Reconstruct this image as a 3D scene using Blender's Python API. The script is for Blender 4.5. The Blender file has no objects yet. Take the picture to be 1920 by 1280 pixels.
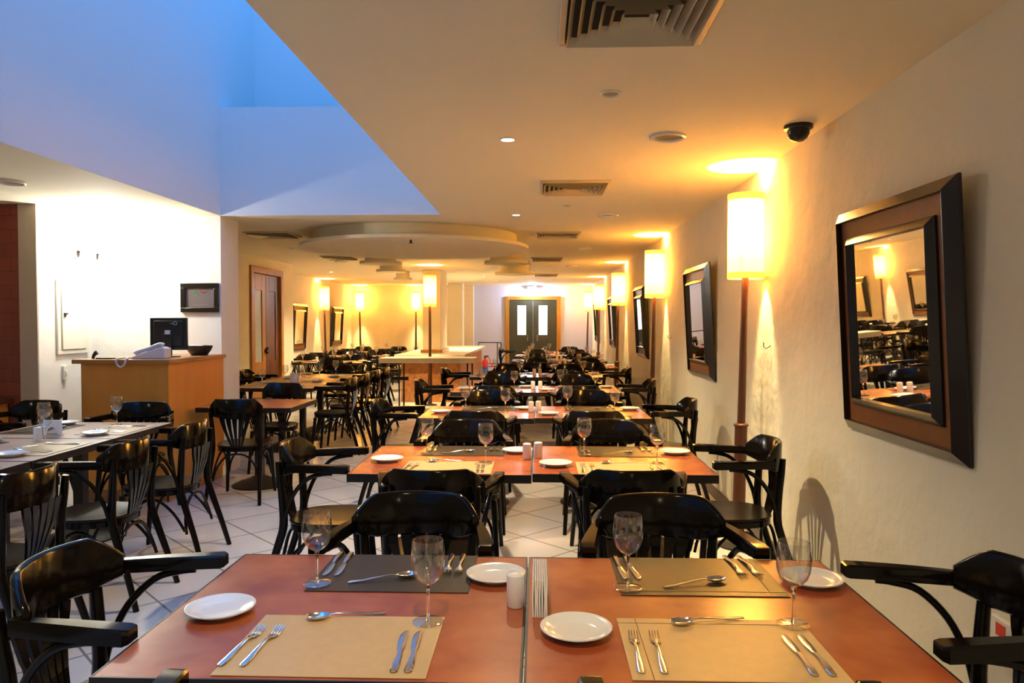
import bpy, bmesh, math, random
from mathutils import Vector, Matrix
random.seed(7)
PI = math.pi
SC = bpy.context.scene
C = SC.collection

# ---------------------------------------------------------------- camera, sky, exposure
F = 1400.0
cam = bpy.data.cameras.new('camera'); cam.sensor_width = 36; cam.lens = F/1920*36; cam.clip_start = .05
co = bpy.data.objects.new('camera', cam); C.objects.link(co)
co.location = (0, 0, 1.48)
co.rotation_euler = (PI/2-math.atan(36/F), 0, math.atan(50/F))
SC.camera = co
vs = SC.view_settings
vs.view_transform = 'Standard'; vs.look = 'None'; vs.gamma = 1; vs.use_curve_mapping = False
vs.exposure = 0.7
W = bpy.data.worlds.new('dusk_sky'); SC.world = W; W.use_nodes = True
W.node_tree.nodes['Background'].inputs[0].default_value = (.07, .30, .82, 1)
W.node_tree.nodes['Background'].inputs[1].default_value = 2.1

def light(kind, name, loc, power, col=(1, .8, .5), size=.05, spot=None, blend=.5, rot=None):
    l = bpy.data.lights.new(name, kind); l.energy = power; l.color = col
    if kind in ('POINT', 'SPOT'): l.shadow_soft_size = size
    if kind == 'SPOT': l.spot_size = spot; l.spot_blend = blend
    if kind == 'AREA': l.size = size
    o = bpy.data.objects.new(name, l); C.objects.link(o); o.location = loc
    if rot: o.rotation_euler = rot
    return o
WARM = (1, .77, .34); SOFT = (1, .80, .48); NEUT = (1, .93, .80)

# ---------------------------------------------------------------- materials
def mat(name, col, rough=.5, metal=0, spec=.5, coat=0, noise=None, bump=None, emit=None, trans=0, ior=1.45):
    m = bpy.data.materials.new(name); m.use_nodes = True
    nt = m.node_tree; b = nt.nodes['Principled BSDF']
    b.inputs['Base Color'].default_value = (*col, 1)
    b.inputs['Roughness'].default_value = rough
    b.inputs['Metallic'].default_value = metal
    b.inputs['Specular IOR Level'].default_value = spec
    b.inputs['Coat Weight'].default_value = coat
    b.inputs['Coat Roughness'].default_value = .12
    b.inputs['Transmission Weight'].default_value = trans
    b.inputs['IOR'].default_value = ior
    tc = None
    if noise or bump:
        tc = nt.nodes.new('ShaderNodeTexCoord')
    if noise:
        sc, c2, det = noise[:3]
        stretch = noise[3] if len(noise) > 3 else (1, 1, 1)
        mp = nt.nodes.new('ShaderNodeMapping'); mp.inputs['Scale'].default_value = stretch
        nt.links.new(tc.outputs['Object'], mp.inputs[0])
        n = nt.nodes.new('ShaderNodeTexNoise'); n.inputs['Scale'].default_value = sc; n.inputs['Detail'].default_value = det
        nt.links.new(mp.outputs[0], n.inputs['Vector'])
        r = nt.nodes.new('ShaderNodeValToRGB')
        r.color_ramp.elements[0].position = .32; r.color_ramp.elements[1].position = .68
        r.color_ramp.elements[0].color = (*col, 1); r.color_ramp.elements[1].color = (*c2, 1)
        nt.links.new(n.outputs[0], r.inputs[0]); nt.links.new(r.outputs[0], b.inputs['Base Color'])
    if bump:
        n = nt.nodes.new('ShaderNodeTexNoise'); n.inputs['Scale'].default_value = bump[0]; n.inputs['Detail'].default_value = 5
        nt.links.new(tc.outputs['Object'], n.inputs['Vector'])
        bp = nt.nodes.new('ShaderNodeBump'); bp.inputs['Strength'].default_value = bump[1]; bp.inputs['Distance'].default_value = bump[2]
        nt.links.new(n.outputs[0], bp.inputs['Height']); nt.links.new(bp.outputs[0], b.inputs['Normal'])
    if emit:
        b.inputs['Emission Color'].default_value = (*emit[0], 1); b.inputs['Emission Strength'].default_value = emit[1]
    return m

M = {}
M['plaster'] = mat('plaster', (.79, .73, .57), .75, noise=(1.2, (.73, .66, .50), 4), bump=(7, .8, .014))
M['white_plaster'] = mat('white_plaster', (.84, .83, .80), .75, noise=(2, (.80, .79, .75), 4), bump=(7, .5, .012))
M['shaded_plaster'] = mat('shaded_plaster', (.50, .40, .31), .75, bump=(7, .5, .012))  # beige darkened to hold the shade on the pillar face
M['lavender_paint'] = mat('lavender_paint', (.56, .57, .72), .75, bump=(7, .4, .012))
M['void_paint'] = mat('void_paint', (.80, .80, .80), .8)
M['ceil'] = mat('ceiling_paint', (.81, .75, .57), .8, bump=(3, .05, .01))
M['chair'] = mat('dark_lacquered_wood', (.0035, .0022, .0014), .13, spec=.27, noise=(6, (.007, .0042, .0026), 4, (1, 1, 8)))
M['seat'] = mat('dark_seat_wood', (.009, .006, .0035), .24, spec=.32)
M['laminate'] = mat('terracotta_laminate', (.33, .062, .018), .26, spec=.5, coat=.15, noise=(6, (.50, .135, .036), 10), bump=(60, .03, .002))
M['laminate_pale'] = mat('pale_brown_laminate', (.52, .36, .26), .3, spec=.5, noise=(7, (.60, .44, .33), 8), bump=(60, .03, .002))
M['edge'] = mat('black_edge', (.015, .010, .008), .35)
M['iron'] = mat('black_iron', (.012, .011, .010), .45)
M['tan_mat'] = mat('tan_leather', (.60, .40, .17), .42, noise=(30, (.64, .43, .19), 6), bump=(150, .1, .001))
M['dark_mat'] = mat('dark_leather', (.050, .036, .018), .34, spec=.22, noise=(30, (.058, .043, .026), 6), bump=(150, .1, .001))
M['stitch'] = mat('mat_seam', (.10, .07, .03), .6)
M['porcelain'] = mat('porcelain', (.86, .84, .80), .12, coat=.5)
M['steel'] = mat('steel', (.72, .72, .74), .16, metal=1)
M['chrome'] = mat('chrome', (.85, .85, .85), .08, metal=1)
M['paper'] = mat('paper', (.86, .82, .78), .8)
M['mirror'] = mat('mirror', (.92, .92, .90), .015, metal=1)
M['frame'] = mat('dark_frame', (.010, .006, .004), .28, coat=.3)
M['redwood'] = mat('red_brown_board', (.19, .062, .015), .42, noise=(5, (.24, .085, .02), 5, (1, 1, .3)))
M['pole'] = mat('brown_pole', (.10, .032, .012), .35)
M['wood'] = mat('door_wood', (.32, .13, .012), .4, noise=(4, (.42, .18, .022), 6, (6, 6, .5)), coat=.2)
M['desk'] = mat('honey_maple', (.68, .27, .035), .40, noise=(3, (.74, .31, .050), 6, (3, 3, .5)), coat=.2)
M['desk_top'] = mat('desk_edge', (.42, .18, .05), .35)
M['counter'] = mat('cream_marble', (.76, .70, .56), .25, noise=(6, (.68, .60, .46), 8))
M['counter_wood'] = mat('counter_wood', (.30, .11, .03), .4, noise=(18, (.50, .20, .06), 6))
M['door_green'] = mat('dark_green_paint', (.035, .035, .020), .4)
M['black_plastic'] = mat('black_plastic', (.012, .012, .012), .3)
M['grey_plastic'] = mat('grey_plastic', (.62, .63, .70), .4)
M['white_metal'] = mat('white_painted_metal', (.78, .76, .66), .45)
M['grille'] = mat('grille_metal', (.62, .54, .38), .4, metal=.3)
M['speaker_mesh'] = mat('speaker_mesh', (.22, .17, .08), .6)
M['dark'] = mat('duct_shade', (.02, .016, .012), .8)
M['red'] = mat('extinguisher_red', (.65, .03, .02), .3)
M['blue'] = mat('blue_label', (.05, .12, .5), .4)
M['skirt'] = mat('dark_skirting', (.05, .02, .012), .35)
M['lit_glass'] = mat('lit_pane', (.7, .8, .75), .4, emit=((.75, .95, .88), .9))
M['frosted'] = mat('frosted_pane', (.42, .46, .44), .35)
M['spot_on'] = mat('lit_bulb', (1, 1, 1), .5, emit=((1, .93, .78), 30))
M['spot_off'] = mat('unlit_bulb', (.55, .5, .42), .2, metal=.5)
M['print'] = mat('grey_print', (.16, .13, .13), .4)
M['green_ink'] = mat('green_ink', (.08, .5, .1), .5)
M['red_ink'] = mat('red_ink', (.7, .06, .04), .5)
M['ink'] = mat('grey_ink', (.25, .25, .25), .5)
M['jacket'] = mat('dark_fabric', (.03, .03, .033), .9)

M['glass'] = mat('clear_glass', (1, 1, 1), 0, trans=1)
def thin_glass_mat():
    # thin walled glass: the wall is too thin to bend light, it passes straight through and mirrors at grazing angles
    m = bpy.data.materials.new('thin_clear_glass'); m.use_nodes = True
    nt = m.node_tree; out = nt.nodes['Material Output']; nt.nodes.remove(nt.nodes['Principled BSDF'])
    tr = nt.nodes.new('ShaderNodeBsdfTransparent'); tr.inputs[0].default_value = (.97, .97, .96, 1)
    gl = nt.nodes.new('ShaderNodeBsdfGlossy'); gl.inputs['Roughness'].default_value = .02
    lw = nt.nodes.new('ShaderNodeLayerWeight'); lw.inputs[0].default_value = .5
    pw = nt.nodes.new('ShaderNodeMath'); pw.operation = 'POWER'; pw.inputs[1].default_value = 2.4
    fr = nt.nodes.new('ShaderNodeMath'); fr.operation = 'MULTIPLY_ADD'; fr.inputs[1].default_value = .85; fr.inputs[2].default_value = .09
    nt.links.new(lw.outputs['Facing'], pw.inputs[0]); nt.links.new(pw.outputs[0], fr.inputs[0])
    mx = nt.nodes.new('ShaderNodeMixShader')
    nt.links.new(fr.outputs[0], mx.inputs[0]); nt.links.new(tr.outputs[0], mx.inputs[1]); nt.links.new(gl.outputs[0], mx.inputs[2])
    nt.links.new(mx.outputs[0], out.inputs[0])
    return m
M['thin_glass'] = thin_glass_mat()

def shade_mat(name='parchment_shade', tcol=(1, .80, .42), es=.85):
    m = bpy.data.materials.new(name); m.use_nodes = True
    nt = m.node_tree; b = nt.nodes['Principled BSDF']; out = nt.nodes['Material Output']
    b.inputs['Base Color'].default_value = (.9, .62, .22, 1); b.inputs['Roughness'].default_value = .8
    tr = nt.nodes.new('ShaderNodeBsdfTranslucent'); tr.inputs[0].default_value = (*tcol, 1)
    mx = nt.nodes.new('ShaderNodeMixShader'); mx.inputs[0].default_value = .75
    em = nt.nodes.new('ShaderNodeEmission'); em.inputs[0].default_value = (1, .62, .16, 1); em.inputs[1].default_value = es
    ad = nt.nodes.new('ShaderNodeAddShader')
    nt.links.new(b.outputs[0], mx.inputs[1]); nt.links.new(tr.outputs[0], mx.inputs[2])
    nt.links.new(mx.outputs[0], ad.inputs[0]); nt.links.new(em.outputs[0], ad.inputs[1])
    nt.links.new(ad.outputs[0], out.inputs[0])
    return m
M['shade'] = shade_mat()
M['end_falloff'] = shade_mat('shade_end_falloff', (.75, .40, .06), .38)  # yellower, weaker glow: light falloff at the shade ends put into the colour

def tile_mat(name, size, col1, col2, grout, rot=45, mortar=.006, rough=.22, brick=False, loc=(0, 0, 0)):
    m = bpy.data.materials.new(name); m.use_nodes = True
    nt = m.node_tree; b = nt.nodes['Principled BSDF']; b.inputs['Roughness'].default_value = rough
    g = nt.nodes.new('ShaderNodeTexCoord'); mp = nt.nodes.new('ShaderNodeMapping')
    mp.inputs['Rotation'].default_value = (0, 0, math.radians(rot)) if not brick else (math.radians(90), 0, 0)
    mp.inputs['Location'].default_value = loc
    t = nt.nodes.new('ShaderNodeTexBrick')
    t.offset = .5 if brick else 0; t.inputs['Scale'].default_value = 1
    t.inputs['Brick Width'].default_value = size[0]; t.inputs['Row Height'].default_value = size[1]
    t.inputs['Mortar Size'].default_value = mortar; t.inputs['Mortar Smooth'].default_value = .1
    t.inputs['Color1'].default_value = (*col1, 1); t.inputs['Color2'].default_value = (*col2, 1); t.inputs['Mortar'].default_value = (*grout, 1)
    n = nt.nodes.new('ShaderNodeTexNoise'); n.inputs['Scale'].default_value = 2.5; n.inputs['Detail'].default_value = 6
    mi = nt.nodes.new('ShaderNodeMixRGB'); mi.blend_type = 'OVERLAY'; mi.inputs[0].default_value = .18
    nt.links.new(g.outputs['Object'], mp.inputs[0]); nt.links.new(mp.outputs[0], t.inputs['Vector'])
    nt.links.new(g.outputs['Object'], n.inputs['Vector'])
    nt.links.new(t.outputs['Color'], mi.inputs[1]); nt.links.new(n.outputs[0], mi.inputs[2])
    nt.links.new(mi.outputs[0], b.inputs['Base Color'])
    bp = nt.nodes.new('ShaderNodeBump'); bp.inputs['Strength'].default_value = .3; bp.inputs['Distance'].default_value = .003; bp.invert = True
    nt.links.new(t.outputs['Fac'], bp.inputs['Height']); nt.links.new(bp.outputs[0], b.inputs['Normal'])
    return m
M['tiles'] = tile_mat('pale_floor_tiles', (.45, .45), (.60, .56, .53), (.56, .53, .51), (.22, .19, .17), loc=(.1, .05, 0))
M['brick'] = tile_mat('red_mosaic', (.24, .12), (.22, .042, .026), (.26, .055, .032), (.16, .035, .022), brick=True, mortar=.004, rough=.5)

# ---------------------------------------------------------------- mesh builder
class MB:
    def __init__(s): s.v = []; s.f = []
    def add(s, vs, fs):
        n = len(s.v); s.v += [tuple(p) for p in vs]; s.f += [tuple(i+n for i in f) for f in fs]; return s
    def box(s, x0, y0, z0, x1, y1, z1):
        return s.add([(x0,y0,z0),(x1,y0,z0),(x1,y1,z0),(x0,y1,z0),(x0,y0,z1),(x1,y0,z1),(x1,y1,z1),(x0,y1,z1)],
                     [(0,3,2,1),(4,5,6,7),(0,1,5,4),(1,2,6,5),(2,3,7,6),(3,0,4,7)])
    def rings(s, rs, cap=True, closed=False):
        k = len(rs[0]); vs = [p for r in rs for p in r]; fs = []
        m = len(rs)
        for i in range(m if closed else m-1):
            a, b = i*k, ((i+1) % m)*k
            for j in range(k):
                j2 = (j+1) % k
                fs.append((a+j, a+j2, b+j2, b+j))
        if cap and not closed:
            fs.append(tuple(range(k-1, -1, -1))); fs.append(tuple(range((m-1)*k, m*k)))
        return s.add(vs, fs)
    def tube(s, pts, rad, n=8, flat=1.0, sm=0):
        P = [Vector(p) for p in pts]
        R = rad if isinstance(rad, (list, tuple)) else [rad]*len(P)
        if sm:
            Q = []; RR = []
            for i in range(len(P)-1):
                p0 = P[max(i-1, 0)]; p1 = P[i]; p2 = P[i+1]; p3 = P[min(i+2, len(P)-1)]
                for k in range(sm):
                    t = k/sm
                    Q.append(.5*((2*p1)+(-p0+p2)*t+(2*p0-5*p1+4*p2-p3)*t*t+(-p0+3*p1-3*p2+p3)*t**3)); RR.append(R[i]*(1-t)+R[i+1]*t)
            Q.append(P[-1]); RR.append(R[-1]); P, R = Q, RR
        rs = []; up = None
        for i, p in enumerate(P):
            d = (P[min(i+1, len(P)-1)]-P[max(i-1, 0)]).normalized()
            if up is None:
                up = Vector((0, 0, 1)) if abs(d.z) < .9 else Vector((1, 0, 0))
            a = d.cross(up).normalized(); up = a.cross(d).normalized()
            rs.append([p+a*math.cos(2*PI*j/n)*R[i]*flat+up*math.sin(2*PI*j/n)*R[i] for j in range(n)])
        return s.rings(rs)
    def lathe(s, prof, n=24, c=(0, 0, 0)):
        rs = []
        for r, z in prof:
            rs.append([(c[0]+max(r, 1e-5)*math.cos(2*PI*j/n), c[1]+max(r, 1e-5)*math.sin(2*PI*j/n), c[2]+z) for j in range(n)])
        return s.rings(rs)
    def cyl(s, c, r, h, n=24): return s.lathe([(r, 0), (r, h)], n, c)
    def ribbon(s, st, axis='y'):
        # st: (along, centre x, z, half width, half thickness)
        rs = []
        for (y, x, z, w, t) in st:
            q = [(x-w, y, z), (x-w*.7, y, z+t), (x+w*.7, y, z+t), (x+w, y, z), (x+w*.7, y, z-t), (x-w*.7, y, z-t)]
            rs.append(q)
        return s.rings(rs)
    def xf(s, m): s.v = [tuple(m @ Vector(p)) for p in s.v]; return s
    def build(s, name, m, parent=None, smooth=35, bevel=0, loc=None):
        me = bpy.data.meshes.new(name); me.from_pydata(s.v, [], s.f)
        bm = bmesh.new(); bm.from_mesh(me); bmesh.ops.recalc_face_normals(bm, faces=bm.faces); bm.to_mesh(me); bm.free()
        me.materials.append(M[m] if isinstance(m, str) else m)
        if smooth:
            me.shade_smooth(); me.set_sharp_from_angle(angle=math.radians(smooth))
        o = bpy.data.objects.new(name, me); C.objects.link(o)
        if parent: o.parent = parent
        if loc: o.location = loc
        if bevel:
            b = o.modifiers.new('bevel', 'BEVEL'); b.width = bevel; b.segments = 2; b.limit_method = 'ANGLE'
        return o

def tag(o, label, cat, group=None):
    o['label'] = label; o['category'] = cat
    if group: o['group'] = group
    return o
def thing(name, label, cat, loc=(0, 0, 0), rz=0, group=None):
    o = bpy.data.objects.new(name, None); C.objects.link(o); o.location = loc; o.rotation_euler = (0, 0, rz)
    o.empty_display_size = .05
    return tag(o, label, cat, group)
KIDS = {}
def kids(o): return [c for c in C.objects if c.parent == o]
def dup(root, loc, rz, label, group=None):
    if root.name not in KIDS: KIDS[root.name] = [(c, kids(c)) for c in kids(root)]
    r = root.copy(); C.objects.link(r); r.location = loc; r.rotation_euler = (0, 0, rz); r['label'] = label
    if group: r['group'] = group
    for c, g in KIDS[root.name]:
        a = c.copy(); C.objects.link(a); a.parent = r
        for d in g:
            e = d.copy(); C.objects.link(e); e.parent = a
    return r
class Proto:
    """first use moves the built thing itself, later uses copy it"""
    def __init__(s, fn): s.fn = fn; s.o = None
    def put(s, loc, rz, label, group=None):
        if s.o is None:
            s.o = s.fn(); o = s.o; o.location = loc; o.rotation_euler = (0, 0, rz); o['label'] = label
            if group: o['group'] = group
            KIDS[o.name] = [(c, kids(c)) for c in kids(o)]
            return o
        return dup(s.o, loc, rz, label, group)
def struct(name, mb, m, parent=None, **k):
    o = mb.build(name, m, parent, **k)
    if not parent: o['kind'] = 'structure'
    return o

# ---------------------------------------------------------------- room shell
ZC = 2.5; XR = 1.49; VX0 = -3.05; VX1 = -.93; VY = 7.08; YB = 20.8; YF = -2.4; XL = -6.2
struct('floor', MB().box(XL, YF, -.1, XR+.3, YB+.3, 0), 'tiles', smooth=0)
struct('ceiling', MB().box(VX1, YF, ZC, XR, YB, ZC+.25).box(XL, VY, ZC, VX1, YB, ZC+.25).box(XL, YF, ZC, VX0, VY, ZC+.25)
       .box(VX0, YF, ZC, VX1, YF+.6, ZC+.25), 'ceil', smooth=0)
# light well above the opening: walls rising from the ceiling edge, open to the dusk sky
struct('wall_void_left', MB().box(VX0-.2, YF+.6, ZC+.25, VX0, VY+1.2, 6.0).box(VX0, YF+.6, ZC+.001, VX0+.004, VY-.004, ZC+.25), 'void_paint', smooth=0)
struct('wall_void_right', MB().box(VX1, YF+.6, ZC+.25, VX1+.2, VY+1.2, 6.0), 'void_paint', smooth=0)
struct('wall_void_back', MB().box(VX0, VY, ZC+.25, VX1, VY+.2, 3.53).box(VX0, VY+.9, ZC+.25, VX1, VY+1.2, 6.0).box(VX0, VY-.004, ZC+.001, VX1, VY, ZC+.25), 'void_paint', smooth=0)
struct('wall_void_front', MB().box(VX0, YF+.4, ZC+.25, VX1, YF+.6, 6.0), 'void_paint', smooth=0)

struct('wall_right', MB().box(XR, YF, 0, XR+.3, YB+.3, 6), 'plaster', smooth=0)
struct('wall_front', MB().box(XL, YF-.3, 0, XR+.3, YF, ZC), 'plaster', smooth=0)
struct('wall_back', MB().box(-5.4, YB, 0, XR, YB+.3, ZC), 'lavender_paint', smooth=0)
struct('wall_reception', MB().box(-6.2, VY, 0, VX0, VY+.42, ZC), 'white_plaster', smooth=0)
struct('wall_left_near', MB().box(XL-.3, YF, 0, XL, VY, ZC), 'plaster', smooth=0)
struct('wall_left_middle', MB().box(-4.65, VY+.42, 0, -4.35, 11.10, ZC).box(-4.65, 11.10, 2.34, -4.35, 12.52, ZC).box(-4.65, 12.52, 0, -4.35, 13.1, ZC)
       .box(-4.75, 11.0, 0, -4.65, 12.6, ZC), 'plaster', smooth=0)
struct('wall_left_far', MB().box(-5.49, 12.8, 0, -5.19, YB+.3, ZC).box(-5.3, 12.95, 0, -4.66, 13.1, ZC), 'plaster', smooth=0)
struct('wall_back_left', MB().box(-5.19, 20.55, 0, -1.80, 20.8, ZC), 'plaster', smooth=0)
struct('wall_reception_side', MB().box(-4.48, 6.312, 0, -4.325, VY, ZC), 'white_plaster', smooth=0)
struct('trim_pillar', MB().box(-4.485, 6.30, 0, -4.327, 6.3115, ZC), 'shaded_plaster', smooth=0)  # thin face of the pillar, its shade put into the colour
struct('wall_mosaic', MB().box(XL, 6.31, 0, -4.485, 6.45, ZC), 'brick', smooth=0)
struct('baseboard_right', MB().box(XR-.015, YF, 0, XR, YB, .09), 'skirt', smooth=0)
struct('baseboard_back', MB().box(-5.19, 20.53, 0, -1.80, 20.55, .12), 'skirt', smooth=0)
struct('baseboard_left', MB().box(-5.19, 13.1, 0, -5.17, 20.55, .10), 'skirt', smooth=0)

# hanging round ceiling discs
d = MB().lathe([(1.19, .13), (1.19, 0), (0, 0)], 96, (-1.45, 8.80, 2.37)); struct('trim_1', d, 'ceil')
d = MB().lathe([(0, .035), (1.33, .035), (1.33, 0), (0, 0)], 96, (-1.45, 8.80, 2.335)); struct('trim_2', d, 'ceil')
for i, (x, y, r) in enumerate([(-2.32, 10.9, .30), (-2.5, 12.6, .25), (-2.72, 14.9, .18), (-.47, 10.9, .32), (-.42, 13.3, .36)]):
    d = MB().lathe([(r*.75, .17), (r*.75, .04), (r, .04), (r, 0), (0, 0)], 48, (x, y, 2.33)); struct('trim_%d' % (i+3), d, 'ceil')

# buffet columns
struct('column_near', MB().box(-2.26, 14.5, 0, -1.91, 15.5, ZC), 'plaster', smooth=0, bevel=.01)
struct('column_far', MB().box(-2.36, 19.4, 0, -1.98, 19.8, ZC), 'plaster', smooth=0, bevel=.01)
struct('trim_8', MB().box(-2.30, 14.46, .885, -1.87, 15.54, .95), 'wood', smooth=0, bevel=.004)

# back door
t = thing('door_1', '', ''); del t['label']; del t['category']; t['kind'] = 'structure'; t.location = (-.16, YB, 0)
MB().box(-.77, -.06, 0, -.66, 0, 2.2).box(.66, -.06, 0, .77, 0, 2.2).box(-.66, -.06, 2.1, .66, 0, 2.2).build('door_frame', 'wood', t, bevel=.005)
for s, x0, x1 in ((0, -.655, -.005), (1, .005, .655)):
    cx = (x0+x1)/2+(.02 if s == 0 else -.05)
    leaf = MB().box(x0, -.045, 0, cx-.12, -.01, 2.09).box(cx+.12, -.045, 0, x1, -.01, 2.09).box(cx-.12, -.045, 0, cx+.12, -.01, 1.13).box(cx-.12, -.045, 1.95, cx+.12, -.01, 2.09).build('door_leaf', 'door_green', t, smooth=0)
    MB().box(cx-.12, -.035, 1.13, cx+.12, -.02, 1.95).build('door_window', 'lit_glass', leaf, smooth=0)
    MB().tube([(cx-.16 if s else cx+.16, -.05, .95), (cx-.16 if s else cx+.16, -.09, .97), (cx-.16 if s else cx+.16, -.09, 1.13), (cx-.16 if s else cx+.16, -.05, 1.15)], .01, 8).build('door_handle', 'steel', leaf)
# wooden panelled door in left wall
t = thing('door_2', '', ''); del t['label']; del t['category']; t['kind'] = 'structure'; t.location = (-4.35, 11.8, 0)
MB().box(-.06, -.70, 0, .035, -.60, 2.34).box(-.06, .60, 0, .035, .71, 2.34).box(-.06, -.6, 2.24, .035, .6, 2.34).build('door_frame', 'wood', t, bevel=.006)
for y0, y1 in ((-.595, -.003), (.003, .595)):
    y_a, y_b = y0+.15, y1-.15
    lf = MB().box(-.05, y0, 0, -.01, y_a, 2.235).box(-.05, y_b, 0, -.01, y1, 2.235).box(-.05, y_a, 0, -.01, y_b, .25).box(-.05, y_a, .62, -.01, y_b, .86).box(-.05, y_a, 1.98, -.01, y_b, 2.235).box(-.04, y_a, .25, -.022, y_b, .62).build('door_leaf', 'wood', t, bevel=.005)
    if y0 > 0: lf.data.materials[0] = M['pole']; MB().box(-.038, y_a, .86, -.022, y_b, 1.98).build('door_inset', 'pole', lf, smooth=0)
    else: MB().box(-.035, y_a, .86, -.025, y_b, 1.98).build('door_window', 'frosted', lf, smooth=0)
MB().box(-.01, -.06, 1.0, .03, .05, 1.05).cyl((.01, 0, .98), .02, .1).build('door_handle', 'black_plastic', t)

# ---------------------------------------------------------------- chairs
def chair(arms=True):
    nm = 'armchair' if arms else 'side_chair'
    t = thing(nm, 'x', 'chair')
    # seat: rounded trapezoid with a soft dished top
    def ring(sx, sy, z, n=32, off=0):
        r = []
        for j in range(n):
            a = 2*PI*j/n; c, s_ = math.cos(a), math.sin(a); e = .75
            x = math.copysign(abs(c)**e, c)*sx; y = math.copysign(abs(s_)**e, s_)*sy
            x *= 1+.10*(y/sy)
            r.append((x, y+off, z))
        return r
    MB().rings([ring(.05, .05, .456), ring(.13, .13, .457), ring(.19, .19, .462), ring(.208, .208, .463), ring(.212, .212, .455), ring(.208, .208, .448)]).build('seat', 'seat', t, smooth=60)
    MB().rings([ring(.190, .190, .447), ring(.206, .206, .444), ring(.206, .206, .415), ring(.190, .190, .412)]).build('seat_frame', 'chair', t, smooth=40)
    for s in (-1, 1):
        MB().tube([(s*.215, -.335, 0), (s*.205, -.29, .16), (s*.195, -.225, .36), (s*.192, -.20, .46), (s*.193, -.205, .60), (s*.200, -.215, .70), (s*.202, -.222, .78)],
                  [.014, .016, .019, .020, .019, .017, .014], 10, sm=4, flat=1.1).build('leg', 'chair', t, smooth=60)
        MB().tube([(s*.205, .205, 0), (s*.192, .185, .2), (s*.178, .165, .415)], [.013, .016, .020], 10, sm=4).build('leg', 'chair', t, smooth=60)
    # bent braces below the seat
    mb = MB()
    for s in (-1, 1):
        mb.tube([(s*.188, .150, .17), (s*.183, .12, .28), (s*.178, .04, .375), (s*.178, -.05, .385), (s*.185, -.15, .31), (s*.192, -.225, .20)], .009, 8, sm=4)
    for y0, w in ((.178, .18), (-.232, .185)):
        k = -.02 if y0 > 0 else .02
        mb.tube([(-w, y0, .18), (-w+.03, y0+k, .29), (-.07, y0+k*1.3, .385), (.07, y0+k*1.3, .385), (w-.03, y0+k, .29), (w, y0, .18)], .009, 8, sm=4)
    mb.build('brace', 'chair', t, smooth=60)
    # curved top rail
    n = 20; rs = []
    for i in range(n+1):
        u = -1+2*i/n; a = u*math.radians(68 if arms else 52)
        Rr = .226 if arms else .250
        x = Rr*math.sin(a)*1.03; y = -.05-.02-Rr*math.cos(a)*.80
        if arms:
            top = .855-.004*u*u-(.062*max(0, (abs(u)-.62)/.38)**1.2)
            bot = .695+.0*u
            if abs(u) > .6: bot = .695+.030*((abs(u)-.6)/.4)
        else:
            top = .855-.055*max(0, (abs(u)-.70)/.30)
            bot = .690+.02*abs(u)
        top = max(top, bot+.025)
        th = .011
        nx, ny = math.sin(a), -math.cos(a)
        rs.append([(x-nx*th, y-ny*th, bot+.006), (x-nx*th*.3, y-ny*th*.3, bot), (x+nx*th*.3, y+ny*th*.3, bot), (x+nx*th, y+ny*th, bot+.006),
                   (x+nx*th*1.3, y+ny*th*1.3, top-.008), (x+nx*th*.7, y+ny*th*.7, top), (x-nx*th*.3, y-ny*th*.3, top), (x-nx*th, y-ny*th, top-.008)])
    MB().rings(rs).build('backrest', 'chair', t, smooth=50)
    # fan of slats
    for i in range(5):
        k = i-2
        xt = k*.052; xb = k*.019
        yt = -.255+abs(k)*.004
        st = [(xt, yt, .705, .021), (xt*.93, yt+.004, .66, .017), (xt*.65+xb*.35, -.240, .60, .0125), (xt*.3+xb*.7, -.222, .52, .0095), (xb, -.202, .455, .008)]
        rs = []
        for (x, y, z, w) in st:
            rs.append([(x-w, y-.006, z), (x+w, y-.006, z), (x+w, y+.006, z), (x-w, y+.006, z)])
        MB().rings(rs).build('slat', 'chair', t, smooth=0)
    if arms:
        for s in (-1, 1):
            rs = []
            for (x, y, z, w, h) in [(.222, -.175, .750, .012, .020), (.232, -.12, .752, .017, .020), (.250, -.02, .754, .022, .020), (.267, .08, .755, .026, .0195), (.274, .135, .755, .026, .0195), (.271, .147, .755, .021, .016)]:
                x *= s
                rs.append([(x-w, y, z-h), (x+w, y, z-h), (x+w, y, z+h*.7), (x+w*.8, y, z+h), (x-w*.8, y, z+h), (x-w, y, z+h*.7)])
            MB().rings(rs).build('armrest', 'chair', t, smooth=35)
            MB().tube([(s*.258, .06, .728), (s*.252, .01, .726), (s*.245, -.06, .705), (s*.228, -.13, .635), (s*.214, -.175, .54), (s*.205, -.195, .45)],
                      [.008, .011, .011, .011, .011, .010], 8, sm=4).build('arm_brace', 'chair', t, smooth=60)
    return t
ARM = Proto(lambda: chair(True)); SIDE = Proto(lambda: chair(False))
NORTH, SOUTH, EAST, WEST = 0, PI, -PI/2, PI/2     # direction the sitter faces: away from / towards the viewer, right, left
def jit(a, k=.05): return a+random.uniform(-k, k)

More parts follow.
